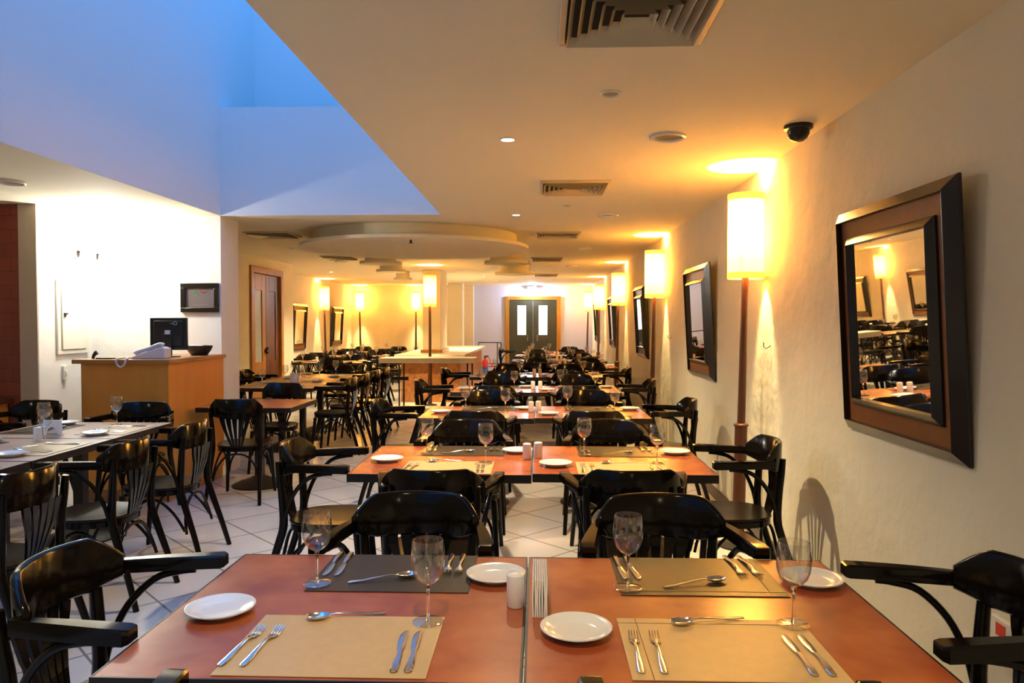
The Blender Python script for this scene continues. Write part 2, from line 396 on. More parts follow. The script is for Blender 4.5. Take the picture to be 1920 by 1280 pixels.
# ---------------------------------------------------------------- tables
TT = .745
def table(w, d, top='laminate'):
    t = thing('dining_table', 'x', 'table')
    e = .005
    MB().box(-w/2+e, -d/2+e, TT-.030, w/2-e, d/2-e, TT).build('tabletop', top, t, smooth=0)
    mb = MB()
    for (a, b, c_, d_) in ((-w/2, -d/2, w/2, -d/2+e), (-w/2, d/2-e, w/2, d/2), (-w/2, -d/2+e, -w/2+e, d/2-e), (w/2-e, -d/2+e, w/2, d/2-e)):
        mb.box(a, b, TT-.040, c_, d_, TT+.0006)
    mb.build('edge_band', 'edge', t, smooth=0)
    MB().box(-.035, -.035, .05, .035, .035, TT-.045).box(-.24, -.03, TT-.055, .24, .03, TT-.0305).box(-.03, -.24, TT-.055, .03, .24, TT-.0305).build('pedestal', 'iron', t, bevel=.003)
    MB().lathe([(.24, 0), (.24, .012), (.20, .03), (.10, .065), (.045, .09), (.04, .11), (0, .11)], 32).build('base', 'iron', t, smooth=40)
    return t
TAB = {}
def put_table(x0, y0, x1, y1, label, group, top='laminate'):
    w, d = round(x1-x0, 3), round(y1-y0, 3)
    k = (w, d, top)
    if k not in TAB: TAB[k] = Proto(lambda: table(w, d, top))
    return TAB[k].put(((x0+x1)/2, (y0+y1)/2, 0), 0, label, group)

# ---------------------------------------------------------------- tableware
def wine_glass():
    t = thing('wine_glass', 'x', 'glass')
    MB().lathe([(.0001, .092), (.008, .093), (.020, .100), (.032, .113), (.0395, .133), (.0415, .152), (.0405, .175), (.0370, .202), (.0362, .203), (.0357, .202),
                (.0391, .175), (.0401, .152), (.0381, .134), (.031, .115), (.019, .1025), (.008, .0955), (.0001, .095)], 32).build('bowl', 'thin_glass', t, smooth=80)
    MB().lathe([(.0001, .0055), (.006, .0055), (.0042, .012), (.0034, .03), (.0034, .065), (.0042, .082), (.0070, .0915), (.0001, .0915)], 16).build('stem', 'glass', t, smooth=60)
    MB().lathe([(.0001, .0008), (.038, .0008), (.0385, .0018), (.036, .0026), (.015, .0042), (.006, .0053), (.0001, .0053)], 32).build('foot', 'thin_glass', t, smooth=60)
    return t
def plate():
    r = .085
    t = MB().lathe([(.0001, .004), (.045, .004), (.050, 0), (.053, 0), (.055, .004), (.075, .012), (r, .016), (r, .019), (.082, .0195), (.070, .0145), (.055, .0075), (.045, .0062), (.0001, .0062)], 48).build('side_plate', 'porcelain', smooth=60)
    return tag(t, 'x', 'plate')
def shaker():
    t = thing('salt_shaker', 'x', 'shaker')
    MB().lathe([(.0001, 0), (.022, 0), (.0235, .002), (.0235, .076), (.0225, .082)], 28).build('body', 'porcelain', t, smooth=50)
    MB().lathe([(.0225, .082), (.019, .086), (.010, .088), (.0001, .088)], 28).build('cap', 'porcelain', t, smooth=60)
    return t
def napkins():
    t = thing('napkin_stack', 'x', 'napkins')
    for i in range(7):
        x = (i-3)*.0056; k = random.uniform(-.002, .002)
        MB().rings([[(x-.0024, -.095, 0), (x+.0018, -.095, 0), (x+.0024+k, -.095, .045), (x+.0020, -.093, .088), (x, -.093, .092), (x-.0024, -.093, .088), (x-.0020+k, -.095, .045)],
                    [(x-.0024, .095, 0), (x+.0018, .095, 0), (x+.0024, .095, .045), (x+.0020, .093, .086), (x, .093, .090), (x-.0024, .093, .086), (x-.0020, .095, .045)]]).build('napkin', 'paper', t, smooth=0)
    return t
def napkin_box():
    t = thing('napkin_holder', 'x', 'napkin holder')
    MB().box(-.055, -.010, .006, .055, .010, .100).build('napkins', 'paper', t, bevel=.004)
    MB().box(-.060, -.022, 0, .060, .022, .006).build('holder_base', 'chrome', t, bevel=.001)
    for s in (-1, 1):
        MB().rings([[(.032*math.cos(a), s*.012, .006+.05*math.sin(a)) for a in [PI*k/12 for k in range(13)]], [(.032*math.cos(a), s*.015, .006+.05*math.sin(a)) for a in [PI*k/12 for k in range(13)]]]).build('side_plate', 'chrome', t, smooth=0)
    return t
def fork():
    mb = MB()
    mb.ribbon([(-.100, 0, .003, .0055, .0012), (-.092, 0, .003, .0085, .0014), (-.06, 0, .004, .0078, .0014), (-.02, 0, .008, .0052, .0013), (.02, 0, .010, .0035, .0013), (.035, 0, .007, .0042, .0013), (.047, 0, .005, .0105, .001), (.060, 0, .004, .0115, .0009)])
    for i in range(4):
        x = (i-1.5)*.0063
        mb.ribbon([(.058, x, .004, .0026, .0009), (.075, x, .0045, .0020, .0008), (.090, x, .0075, .0016, .0007), (.099, x, .0105, .0008, .0005)])
    return tag(mb.build('fork', 'steel', smooth=50), 'x', 'fork')
def knife():
    t = thing('table_knife', 'x', 'knife')
    MB().ribbon([(-.105, 0, .004, .005, .002), (-.100, 0, .004, .0085, .003), (-.07, .001, .0045, .0085, .0035), (-.03, .002, .004, .0065, .003), (.0, .001, .0035, .0055, .0025)]).build('handle', 'steel', t, smooth=50)
    MB().ribbon([(.0003, .001, .0032, .0060, .0012), (.01, 0, .003, .0085, .0010), (.05, -.001, .0028, .0100, .0008), (.085, -.001, .0026, .0088, .0007), (.100, .001, .0024, .0055, .0006), (.108, .004, .0022, .0010, .0004)]).build('blade', 'steel', t, smooth=30)
    return t
def spoon():
    t = thing('table_spoon', 'x', 'spoon')
    MB().ribbon([(-.100, 0, .0025, .0050, .0011), (-.093, 0, .003, .0075, .0013), (-.06, 0, .004, .0065, .0013), (-.01, 0, .010, .0042, .0013), (.02, 0, .013, .0032, .0013), (.036, 0, .0105, .0040, .0012)]).build('handle', 'steel', t, smooth=50)
    rs = []
    for k, rr in enumerate((1.0, .93, .75, .5, .2)):
        dz = [0, .003, .0065, .0085, .0093][k]
        rs.append([(.0190*rr*math.sin(a)*(1-.12*math.cos(a)), .065-.030*rr*math.cos(a), .0115-dz) for a in [2*PI*j/24 for j in range(24)]])
    up = []
    for k, rr in enumerate((.2, .5, .75, .91, .98)):
        dz = [.0080, .0072, .0052, .0018, -.0003][k]
        up.append([(.0190*rr*math.sin(a)*(1-.12*math.cos(a)), .065-.030*rr*math.cos(a), .0115-dz) for a in [2*PI*j/24 for j in range(24)]])
    MB().rings(rs[::-1]+up[::-1]).build('bowl', 'steel', t, smooth=80)
    return t
def placemat(kind):
    t = thing('placemat', 'x', 'placemat')
    w, d = .225, .16
    MB().box(-w, -d, 0, w, d, .0022).build('mat_sheet', 'tan_mat' if kind.startswith('tan') else 'dark_mat', t, bevel=.0006)
    if kind.endswith('seam'):
        sx = -1 if kind.startswith('tan') else 1
        MB().box(sx*(w-.045)-.0008, -d, .0022, sx*(w-.045)+.0008, d, .0028).box(-w, sx*-1*(d-.030)-.0008, .0022, w, sx*-1*(d-.030)+.0008, .0028).build('seam', 'stitch', t, smooth=0)
    return t
P = {k: Proto(f) for k, f in dict(glass=wine_glass, plate=plate, shaker=shaker, napkins=napkins, box=napkin_box, fork=fork, knife=knife, spoon=spoon).items()}
for k in ('tan', 'dark', 'tan_seam', 'dark_seam'): P['mat_'+k] = Proto(lambda k=k: placemat(k))

ORD = ['frontmost', 'second', 'third', 'fourth', 'fifth', 'sixth', 'seventh', 'eighth']
# near-left, far-left, near-right, far-right items of a row, offsets from the row's centre (0, front edge y)
MATS = {'near left': (-.457, .175, 0, 'tan'), 'far left': (-.415, .665, .0, 'dark'), 'near right': (.418, .185, 0, 'tan_seam'), 'far right': (.448, .665, 0, 'dark_seam')}
WARE = {
 'near left': dict(plate=(-.804, .35), forks=[(-.668, .15, -.10), (-.622, .15, -.08)], spoon=(-.48, .326, math.radians(105)), knives=[(-.308, .14, .05), (-.277, .14, .04)], glass=(-.269, .302)),
 'far left': dict(plate=(-.122, .628), forks=[(-.269, .735, PI+.04), (-.235, .735, PI+.02)], spoon=(-.44, .598, math.radians(-72)), knives=[(-.620, .728, PI+.02), (-.587, .728, PI+.03)], glass=(-.619, .557)),
 'near right': dict(plate=(.089, .255), forks=[(.218, .15, -.03), (.266, .15, -.03)], spoon=(.41, .325, math.radians(105)), knives=[(.572, .155, .0), (.609, .155, .0)], glass=(.616, .316)),
 'far right': dict(plate=(.771, .624), forks=[(.586, .745, PI+.06), (.629, .745, PI+.08)], spoon=(.44, .592, math.radians(-71)), knives=[(.243, .728, PI+.05), (.278, .728, PI+.09)], glass=(.246, .555)),
}
def settings(n, y0, dx=0, full=True, where=None, glass_only=False):
    row = where or ('the %s table row along the right wall' % ORD[n])
    short = where or ('%s right table row' % ORD[n])
    z = TT+.001; j = (lambda v, k=.012: v) if n == 0 else (lambda v, k=.012: v+random.uniform(-k, k))
    for pl in WARE:
        x, y, r, kind = MATS[pl]
        zm = TT+.0008
        if not glass_only:
            P['mat_'+kind].put((x+dx, y0+y, zm), r, '%s leather placemat at the %s place, %s' % ('tan' if kind.startswith('tan') else 'dark brown', pl, short), 'placemats')
        w = WARE[pl]; zo = zm+.0024
        gx, gy = w['glass']
        P['glass'].put((j(gx)+dx, y0+j(gy), zo+.0008), random.uniform(0, 3), 'empty stemmed wine glass at the %s place, %s' % (pl, short), 'wine glasses')
        px, py = w['plate']
        P['plate'].put((j(px)+dx, y0+j(py), TT+.0008), 0, 'small round white side plate at the %s place, %s' % (pl, short), 'side plates')
        if full:
            for side, (a, b, r) in zip(('left', 'right'), w['forks']):
                P['fork'].put((j(a, .006)+dx, y0+b, zo), r, '%s one of two steel forks, %s place, %s' % (side, pl, short), 'forks')
            for side, (a, b, r) in zip(('left', 'right'), w['knives']):
                P['knife'].put((j(a, .006)+dx, y0+b, zo), r, '%s one of two steel knives, %s place, %s' % (side, pl, short), 'knives')
            a, b, r = w['spoon']
            P['spoon'].put((j(a)+dx, y0+b, zo), jit(r, .1 if n else 0), 'steel spoon lying crosswise, %s place, %s' % (pl, short), 'spoons')

# ---------------------------------------------------------------- right-hand rows
ROWS = [1.495, 3.57, 5.68, 7.80, 9.98, 12.0, 14.0, 16.1]
for n, y0 in enumerate(ROWS):
    dx = 0 if n < 5 else .42
    row = '%s right table row' % ORD[n]
    dsk = .03 if n in (1, 2) else 0
    D = .825
    put_table(-.93+dx, y0, -.034+dx, y0+D, 'terracotta topped table, left half of %s' % row, 'terracotta dining tables')
    put_table(-.030+dx, y0+dsk, .866+dx, y0+D+dsk, 'terracotta topped table, right half of the %s' % row, 'terracotta dining tables')
    settings(n, y0, dx, full=n < 5)
    if n == 0:
        P['shaker'].put((-.059, y0+.42, TT+.001), 0, 'white porcelain shaker in the middle of the nearest right table row', 'shakers')
        P['napkins'].put((.004, y0+.44, TT+.001), 0, 'upright stack of folded white paper napkins on nearest right table row', 'napkin stacks')
    else:
        P['shaker'].put((-.062+dx, y0+.42, TT+.001), 0, 'left white porcelain shaker in the middle of the %s' % row, 'shakers')
        P['shaker'].put((-.002+dx+.02*(n > 2), y0+.43+dsk, TT+.001), 0, 'right white porcelain shaker in the middle of the %s' % row, 'shakers')
    for side, cx in (('left', -.46), ('right', .40)):
        if n == 0: cx = -.475 if side == 'left' else .378
        yy = y0-.172 if n else y0-.155
        a = .07 if (n == 0 and side == 'left') else (random.uniform(-.06, .06) if n else 0)
        ARM.put((cx+dx, yy-(.02 if side == 'left' else 0), 0), NORTH-a, 'dark armchair seen from behind, near %s seat of %s' % (side, row), 'armchairs')
        cx = {0: {'left': -.44, 'right': .43}}.get(n, {'left': -.45, 'right': .44})[side]
        ARM.put((cx+dx, y0+D+.170+(dsk if side == 'right' else 0), 0), SOUTH+(0 if n == 0 else random.uniform(-.04, .04)), 'dark wooden armchair facing the viewer, far %s seat of %s' % (side, row), 'armchairs')
    if n < 5:
        ARM.put((-1.095, y0+(.46 if n == 0 else .33), 0), EAST+(.02 if n == 0 else .05), 'dark wooden armchair facing right at the left end of the %s' % row, 'armchairs')
        ARM.put((1.036, y0+(.44 if n == 0 else .50), 0), WEST-.02, 'dark wooden armchair beside the wall at the right end of the %s' % row, 'armchairs')
# round table at the back
t = thing('round_table', 'round brown table in front of the dark double door', 'table', (.05, 18.7, 0))
MB().lathe([(0, TT-.03), (.45, TT-.03), (.46, TT-.015), (.45, TT), (0, TT)], 48).build('tabletop', 'laminate', t, smooth=40)
MB().cyl((0, 0, .05), .035, TT-.08).build('pedestal', 'iron', t)
MB().lathe([(.24, 0), (.24, .012), (.10, .065), (.045, .09), (0, .09)], 32).build('base', 'iron', t)
for i, (x, y) in enumerate([(-.15, 18.85), (.27, 18.8)]):
    P['glass'].put((x, y, TT+.001), 0, 'empty wine glass standing at the %s of the round table' % ('left' if i == 0 else 'right'), 'wine glasses')
P['shaker'].put((.10, 18.6, TT+.001), 0, 'white shaker in the middle of the round table', 'shakers')
ARM.put((.80, 19.1, 0), SOUTH, 'dark armchair to the right of the round table at the back', 'armchairs')
ARM.put((-.75, 18.7, 0), EAST, 'dark armchair to the left of the round table at the back', 'armchairs')

# ---------------------------------------------------------------- left front group: long table of three
for i, (a, b) in enumerate([(4.61, 5.37), (3.84, 4.60), (3.07, 3.83)]):
    nm = ['far', 'middle', 'near'][i]
    put_table(-3.60, a, -2.68, b, 'pale brown table, %s one of the long table by the reception desk' % nm, 'pale brown tables', 'laminate_pale')
    L = '%s part of reception long table' % nm
    for s, xx, rz in (('right', -2.86, WEST), ('left', -3.42, EAST)):
        yc = (a+b)/2; dd = 1 if s == 'right' else -1
        m = dup(P['mat_dark' if s == 'left' else 'mat_tan'].o, (xx-dd*.02, yc, TT+.0008), rz, '%s placemat on the %s side of %s' % ('dark brown' if s == 'left' else 'tan', s, L), 'placemats')
        zo = TT+.0032
        P['glass'].put((xx-dd*.15, yc+.20*dd+.02, zo), 0, 'empty wine glass on the %s side of %s' % (s, L), 'wine glasses')
        P['plate'].put((xx-dd*.03, yc-.24*dd, zo+.0004), 0, 'small white side plate on the %s side of %s' % (s, L), 'side plates')
        for q, k in (('near', -.02), ('far', .02)):
            P['fork'].put((xx, yc-.11*dd+k, zo), rz, '%s one of two steel forks, %s side of %s' % (q, s, L), 'forks')
        P['knife'].put((xx, yc+.15*dd, zo), rz, 'steel knife on the %s side of %s' % (s, L), 'knives')
        P['spoon'].put((xx-dd*.12, yc, zo), rz+PI/2, 'steel spoon on the %s side of %s' % (s, L), 'spoons')
P['box'].put((-3.15, 4.72, TT+.001), .15, 'white napkin holder with chrome half-round side on table by reception', 'napkin holders')
P['shaker'].put((-3.10, 4.50, TT+.001), 0, 'white shaker beside the napkin holder near reception', 'shakers')
for i, y in enumerate([4.60, 3.88, 3.08]):
    ARM.put((-2.39, y+.05, 0), WEST+random.uniform(-.06, .06), 'dark armchair on aisle side of reception long table, %s of three' % ['farthest', 'middle', 'nearest'][i], 'armchairs')
for i, y in enumerate([4.85, 4.05]):
    ARM.put((-3.77, y, 0), EAST+random.uniform(-.06, .06), 'dark armchair on the far left side of the long table, %s of two' % ['farther', 'nearer'][i], 'armchairs')
ARM.put((-3.08, 5.56, 0), SOUTH+.12, 'dark armchair in front of the reception desk at the long table end', 'armchairs')
ARM.put((-4.0, 5.62, 0), SOUTH-.1, 'dark armchair in front of white wall at the long table end', 'armchairs')
# small table beside the pillar
put_table(-2.95, 6.30, -2.12, 7.06, 'small terracotta table standing beside the white pillar', 'terracotta dining tables')
SIDE.put((-2.50, 6.23, 0), NORTH+.10, 'dark side chair with fan back seen from behind at the small table', 'side chairs')
SIDE.put((-2.62, 7.35, 0), SOUTH, 'dark side chair facing the viewer behind the small table', 'side chairs')

# ---------------------------------------------------------------- left middle long table
for i, (a, b) in enumerate([(9.74, 10.50), (8.97, 9.73), (8.20, 8.96)]):
    nm = ['far', 'middle', 'near'][i]
    put_table(-3.46, a, -2.52, b, 'pale brown table, %s one of the long table by the wooden door' % nm, 'pale brown tables', 'laminate_pale')
    L = '%s part of wooden door long table' % nm
    for s, xx, rz in (('right', -2.70, WEST), ('left', -3.28, EAST)):
        yc = (a+b)/2; dd = 1 if s == 'right' else -1
        dup(P['mat_tan'].o, (xx-dd*.02, yc, TT+.0008), rz, 'tan placemat on the %s side of %s' % (s, L), 'placemats')
        P['glass'].put((xx-dd*.12, yc+.16*dd, TT+.0042), 0, 'empty wine glass on the %s side of %s' % (s, L), 'wine glasses')
        P['plate'].put((xx-dd*.03, yc-.24*dd, TT+.0035), 0, 'small white side plate on the %s side of %s' % (s, L), 'side plates')
P['box'].put((-3.05, 9.22, TT+.001), .2, 'white napkin holder on the long table by the wooden door', 'napkin holders')
for i, y in enumerate([8.42, 9.05, 9.68, 10.30]):
    ARM.put((-2.335, y, 0), WEST+random.uniform(-.08, .08), 'dark armchair on aisle side of wooden door long table, %s from front' % ['first', 'second', 'third', 'fourth'][i], 'armchairs')
for i, y in enumerate([8.85, 9.75]):
    ARM.put((-3.68, y, 0), EAST+random.uniform(-.08, .08), 'dark armchair on wall side of wooden door long table, %s of two' % ['nearer', 'farther'][i], 'armchairs')
ARM.put((-2.93, 10.68, 0), SOUTH, 'dark armchair facing viewer at far end of the wooden door long table', 'armchairs')

# ---------------------------------------------------------------- left far rows
for n, y0 in enumerate([13.35, 15.7, 18.0]):
    nm = ['first', 'second', 'third'][n]
    row = '%s far left table row' % nm
    sh = [-.12, -.15, -.1][n]
    put_table(-4.90+sh, y0, -4.004+sh, y0+.82, 'brown table, left half of %s' % row, 'terracotta dining tables')
    put_table(-4.00+sh, y0, -3.104+sh, y0+.82, 'brown table, right half of %s' % row, 'terracotta dining tables')
    settings(n, y0, -3.97+sh, full=False, where='the %s far left row' % nm)
    P['shaker'].put((-4.02+sh, y0+.45, TT+.001), 0, 'white shaker in the middle of %s' % row, 'shakers')
    for side, cx in (('left', -4.43), ('right', -3.53)):
        ARM.put((cx+sh, y0-.18, 0), NORTH+random.uniform(-.08, .08), 'dark armchair seen from behind, near %s seat of %s' % (side, row), 'armchairs')
        ARM.put((cx+sh, y0+1.00, 0), SOUTH+random.uniform(-.08, .08), 'dark armchair facing viewer, far %s seat of %s' % (side, row), 'armchairs')
    ARM.put((-2.935+sh, y0+.4, 0), WEST, 'dark armchair at the right end of %s' % row, 'armchairs')

# ---------------------------------------------------------------- floor lamps
def lamp():
    t = thing('floor_lamp', 'x', 'lamp')
    # leaning pole; lamp built for the right wall (top leans to +X)
    MB().tube([(-.035, 0, .02), (-.02, 0, .80)], .040, 20).build('pole', 'pole', t, smooth=60)
    MB().lathe([(.045, 0), (.049, .008), (.045, .016), (.028, .022)], 24, (-.02, 0, .795)).build('pole_collar', 'pole', t, smooth=60)
    MB().tube([(-.0195, 0, .81), (.0, 0, 1.80)], [.026, .022], 18).tube([(0, 0, 1.80), (0, 0, 1.93)], .010, 12).build('upper_pole', 'pole', t, smooth=60)
    MB().lathe([(.13, 0), (.13, .012), (.05, .03), (.03, .04), (0, .04)], 32, (-.036, 0, 0)).build('base', 'iron', t, smooth=50)
    n = 40; R = .113
    rs = []
    for (z, r) in ((1.765, R), (1.80, R+.0005), (2.04, R+.002), (2.28, R+.0005), (2.315, R), (2.315, R-.0015), (2.04, R+.0003), (1.765, R-.0015)):
        rs.append([(r*math.cos(2*PI*j/n), r*math.sin(2*PI*j/n), z) for j in range(n)])
    MB().rings(rs, closed=True).build('lamp_shade', 'shade', t, smooth=60)
    for z0 in (1.7645, 2.276):
        MB().rings([[(q*math.cos(2*PI*j/n), q*math.sin(2*PI*j/n), z) for j in range(n)] for (z, q) in ((z0, R+.0012), (z0+.040, R+.0018), (z0+.040, R+.0032), (z0, R+.0026))], closed=True).build('falloff_band', 'end_falloff', t, smooth=60)  # added bands that carry the glow falloff at both ends of the shade
    mb = MB()
    for k in range(3):
        a = 2*PI*k/3
        mb.tube([(0, 0, 1.90), (R*math.cos(a), R*math.sin(a), 1.90)], .003, 6)
    mb.build('shade_holder', 'iron', t)
    MB().lathe([(.0001, 1.93), (.018, 1.935), (.03, 1.99), (.028, 2.03), (.012, 2.06), (.0001, 2.065)], 20).build('bulb', 'spot_on', t, smooth=60)
    return t
LAMP = Proto(lamp)
LP = 250
for i, (x, y) in enumerate([(1.355, 4.96), (1.355, 8.80), (1.355, 12.78), (1.355, 16.8), (1.33, 20.2), (1.355, 1.1)]):
    nm = ['the nearest one', 'second', 'third', 'fourth', 'farthest', 'frontmost, out of view'][i]
    if i == 5: continue
    LAMP.put((x, y, 0), 0, 'tall floor lamp with glowing cylinder shade, right wall, %s' % nm, 'floor lamps')
    light('POINT', 'lamp_light', (x, y, 2.10), LP, WARM, .05)
for x, y, rz, lb in [(-5.02, 17.35, PI, 'against the far left wall between two mirrors'), (-4.9, 20.3, PI, 'in the far left corner of the room'),
                     (-3.35, 20.3, PI/2, 'against the back wall left of the buffet column'), (-1.94, 13.28, PI/2, 'standing between buffet rail and column')]:
    LAMP.put((x, y, 0), rz, 'tall floor lamp with glowing cylinder shade, %s' % lb, 'floor lamps')
    light('POINT', 'lamp_light', (x, y, 2.10), LP*1.5, WARM, .05)

# ---------------------------------------------------------------- mirrors
def mirror():
    t = thing('wall_mirror', 'x', 'mirror')
    S = .505
    def frame(o, i, y0, y1, yi):
        mb = MB()
        for k in range(4):
            c, s_ = [(1, 0), (0, 1), (-1, 0), (0, -1)][k]
            def R(x, y, z): return (x*c-z*s_, y, x*s_+z*c+.5)
            mb.add([R(-o, y0, -o), R(o, y0, -o), R(i, y0, -i), R(-i, y0, -i), R(-o, y1, -o), R(o, y1, -o), R(i, yi, -i), R(-i, yi, -i)],
                   [(0, 1, 2, 3), (4, 7, 6, 5), (0, 4, 5, 1), (1, 5, 6, 2), (2, 6, 7, 3), (3, 7, 4, 0)])
        return mb
    frame(S, S-.05, 0, -.012, -.050).build('outer_frame', 'frame', t, smooth=0, bevel=.003)
    MB().box(-S+.04, -.022, .5-S+.04, S-.04, -.004, .5+S-.04).build('board', 'redwood', t, smooth=0)
    frame(.380, .345, -.0225, -.031, -.056).build('inner_frame', 'frame', t, smooth=0, bevel=.002)
    MB().box(-.345, -.034, .155, .345, -.024, .845).build('mirror_glass', 'mirror', t, smooth=0)
    return t
MIR = Proto(mirror)
tilt = math.radians(3.2)
for i, y in enumerate([3.10, 6.80, 10.60, 14.70, 18.70]):
    o = MIR.put((XR-.002, y, .985), 0, 'square mirror in dark frame and brown board, right wall, %s' % ['nearest and largest', 'second', 'third', 'fourth', 'fifth'][i], 'wall mirrors')
    o.rotation_euler = (Matrix.Rotation(-PI/2, 4, 'Z') @ Matrix.Rotation(tilt, 4, 'X')).to_euler()
for i, y in enumerate([15.85, 18.9]):
    o = MIR.put((-5.188, y, .87), 0, 'square mirror in dark frame, far left wall, %s' % ['left one beside the white corner', 'right one between the lamps'][i], 'wall mirrors')
    o.rotation_euler = (Matrix.Rotation(PI/2, 4, 'Z') @ Matrix.Rotation(tilt, 4, 'X')).to_euler()

# ---------------------------------------------------------------- buffet counter
t = thing('buffet_counter', 'marble topped buffet counter wrapped around the square column', 'counter', (0, 0, 0))
MB().box(-2.65, 13.6, .835, -2.265, 19.1, .885).box(-1.905, 13.6, .835, -1.35, 19.1, .885).box(-2.265, 13.6, .835, -1.905, 14.495, .885).box(-2.265, 15.505, .835, -1.905, 19.1, .885).build('countertop', 'counter', t, smooth=0)
MB().box(-2.55, 13.75, 0, -2.27, 18.95, .834).box(-1.90, 13.75, 0, -1.45, 18.95, .834).box(-2.27, 13.75, 0, -1.90, 14.45, .834).build('cabinet', 'counter_wood', t, smooth=0)
t = thing('tray_rail', 'long marble tray shelf on thin metal legs in front of buffet', 'shelf', (0, 0, 0))
MB().box(-2.66, 12.32, .80, -1.06, 12.88, .885).build('shelf_top', 'counter', t, bevel=.006)
for x in (-2.36, -2.28, -1.20, -1.12):
    MB().tube([(x, 12.55, 0), (x, 12.55, .80)], .014, 10).build('leg', 'iron', t)
MB().box(-2.66, 12.53, .50, -2.2, 12.57, .56).build('crossbar', 'iron', t)

# metal railing and extinguisher at the back
t = thing('metal_railing', 'black thin metal frame standing left of the dark double door', 'railing', (-1.3, 20.2, 0))
mb = MB()
for x in (-.33, .18, .28): mb.tube([(x, 0, 0), (x, 0, .93)], .012, 8)
mb.tube([(-.33, 0, .93), (.28, 0, .93)], .012, 8).tube([(-.33, 0, .36), (.28, 0, .36)], .010, 8).tube([(-.33, 0, .28), (.28, 0, .28)], .010, 8)
mb.build('rail_frame', 'iron', t)
t = thing('fire_extinguisher', 'red fire extinguisher with blue label beside the metal railing', 'fire extinguisher', (-1.42, 19.7, 0))
MB().lathe([(.0001, 0), (.075, 0), (.08, .02), (.08, .42), (.065, .48), (.03, .52), (.0001, .52)], 24).build('cylinder', 'red', t, smooth=50)
MB().lathe([(.0815, .15), (.0815, .30)], 24).build('paper_label', 'blue', t)
MB().cyl((0, 0, .52), .022, .05).box(-.02, -.012, .57, .10, .012, .60).build('valve', 'black_plastic', t)
MB().tube([(.03, 0, .57), (.12, 0, .52), (.15, 0, .40), (.22, 0, .30)], [.012, .012, .014, .035], 10, sm=4).build('hose', 'red', t)

# ---------------------------------------------------------------- reception
t = thing('reception_desk', 'honey coloured wooden reception desk beside the white pillar', 'desk', (0, 0, 0))
MB().box(-3.76, 6.0, .10, -3.07, 6.03, 1.14).box(-3.07, 6.0, .10, -3.03, VY-.01, 1.14).box(-3.76, 6.03, .10, -3.73, 6.7, 1.14).build('front_panel', 'desk', t, smooth=0)
MB().box(-3.74, 6.02, 0, -3.05, 6.05, .10).box(-3.06, 6.02, 0, -3.045, VY-.01, .10).build('plinth', 'desk_top', t, smooth=0)
MB().box(-3.82, 5.97, 1.14, -3.005, VY-.005, 1.175).build('desktop', 'desk_top', t, bevel=.003)
t = thing('computer_monitor', 'black computer monitor seen from behind on the reception desk', 'monitor', (-3.27, 6.50, 1.175), math.radians(12))
MB().box(-.155, -.02, .06, .155, .02, .345).box(-.12, -.035, .09, .12, -.02, .32).build('screen_housing', 'black_plastic', t, bevel=.01)
MB().box(-.035, -.065, .01, .035, -.036, .20).build('stand', 'black_plastic', t, bevel=.006)
MB().lathe([(.0001, 0), (.10, 0), (.10, .008), (.03, .014), (.0001, .014)], 32, (0, -.03, 0)).build('stand_base', 'black_plastic', t)
MB().tube([(.06+.014*math.cos(a), -.0365, .295+.014*math.sin(a)) for a in [2*PI*k/12 for k in range(13)]], .002, 6).box(.02, -.0365, .292, .042, -.035, .296).build('logo', 'grey_plastic', t)
MB().box(-.02, -.0665, .20, .02, -.0365, .235).build('label', 'grey_plastic', t)
t = thing('desk_telephone', 'grey desk telephone with handset on the reception desk', 'telephone', (-3.24, 6.16, 1.175), math.radians(10))
MB().rings([[(-.14, -.09, 0), (.12, -.09, 0), (.12, -.09, .085), (.08, -.09, .10), (-.14, -.09, .02)], [(-.14, .09, 0), (.12, .09, 0), (.12, .09, .085), (.08, .09, .10), (-.14, .09, .02)]]).build('body', 'grey_plastic', t, smooth=0, bevel=.008)
MB().tube([(-.12, -.06, .045), (-.09, -.06, .062), (.0, -.06, .092), (.07, -.06, .118), (.10, -.06, .108)], [.024, .018, .015, .018, .026], 12, sm=4).build('handset', 'grey_plastic', t, smooth=60)
MB().box(-.05, -.02, .062, .05, .06, .09).build('keypad', 'black_plastic', t)
o = MB().tube([(-3.36, 6.08, 1.186), (-3.41, 6.00, 1.186), (-3.44, 5.963, 1.178), (-3.43, 5.955, 1.135), (-3.40, 5.955, 1.115), (-3.37, 5.955, 1.135), (-3.36, 5.963, 1.178), (-3.38, 6.02, 1.186), (-3.5, 6.05, 1.182)], .007, 8, sm=5).build('telephone_cord', 'grey_plastic', smooth=60)
tag(o, 'curled grey telephone cord hanging over the front edge of the desk', 'cord')
t = thing('round_basket', 'dark round bowl lying at the right end of the reception desk', 'bowl', (-3.14, 6.80, 1.175))
MB().lathe([(.0001, 0), (.07, 0), (.105, .05), (.12, .09), (.114, .09), (.10, .052), (.066, .006), (.0001, .006)], 32).build('bowl_body', 'black_plastic', t, smooth=60)
MB().tube([(.06, -.05, .06), (-.02, -.07, .075), (-.07, -.04, .055)], .03, 8, sm=3).build('contents', 'grey_plastic', t)
o = MB().box(-.14, -.02, 0, .0, .03, .012).build('pen_tray', 'black_plastic', loc=(-3.52, 6.06, 1.175)); tag(o, 'flat dark pen tray near the left front of the desk', 'tray')
o = MB().tube([(0, 0, .0), (.01, 0, .03), (.03, 0, .045), (.02, 0, .06)], [.012, .014, .02, .012], 10).build('desk_ornament', 'black_plastic', loc=(-3.72, 6.10, 1.177)); tag(o, 'tiny dark ornament on the left corner of the reception desk', 'ornament')
t = thing('picture_frame', 'small dark framed print on the white wall above the monitor', 'picture', (-3.25, VY-.001, 1.715))
mb = MB()
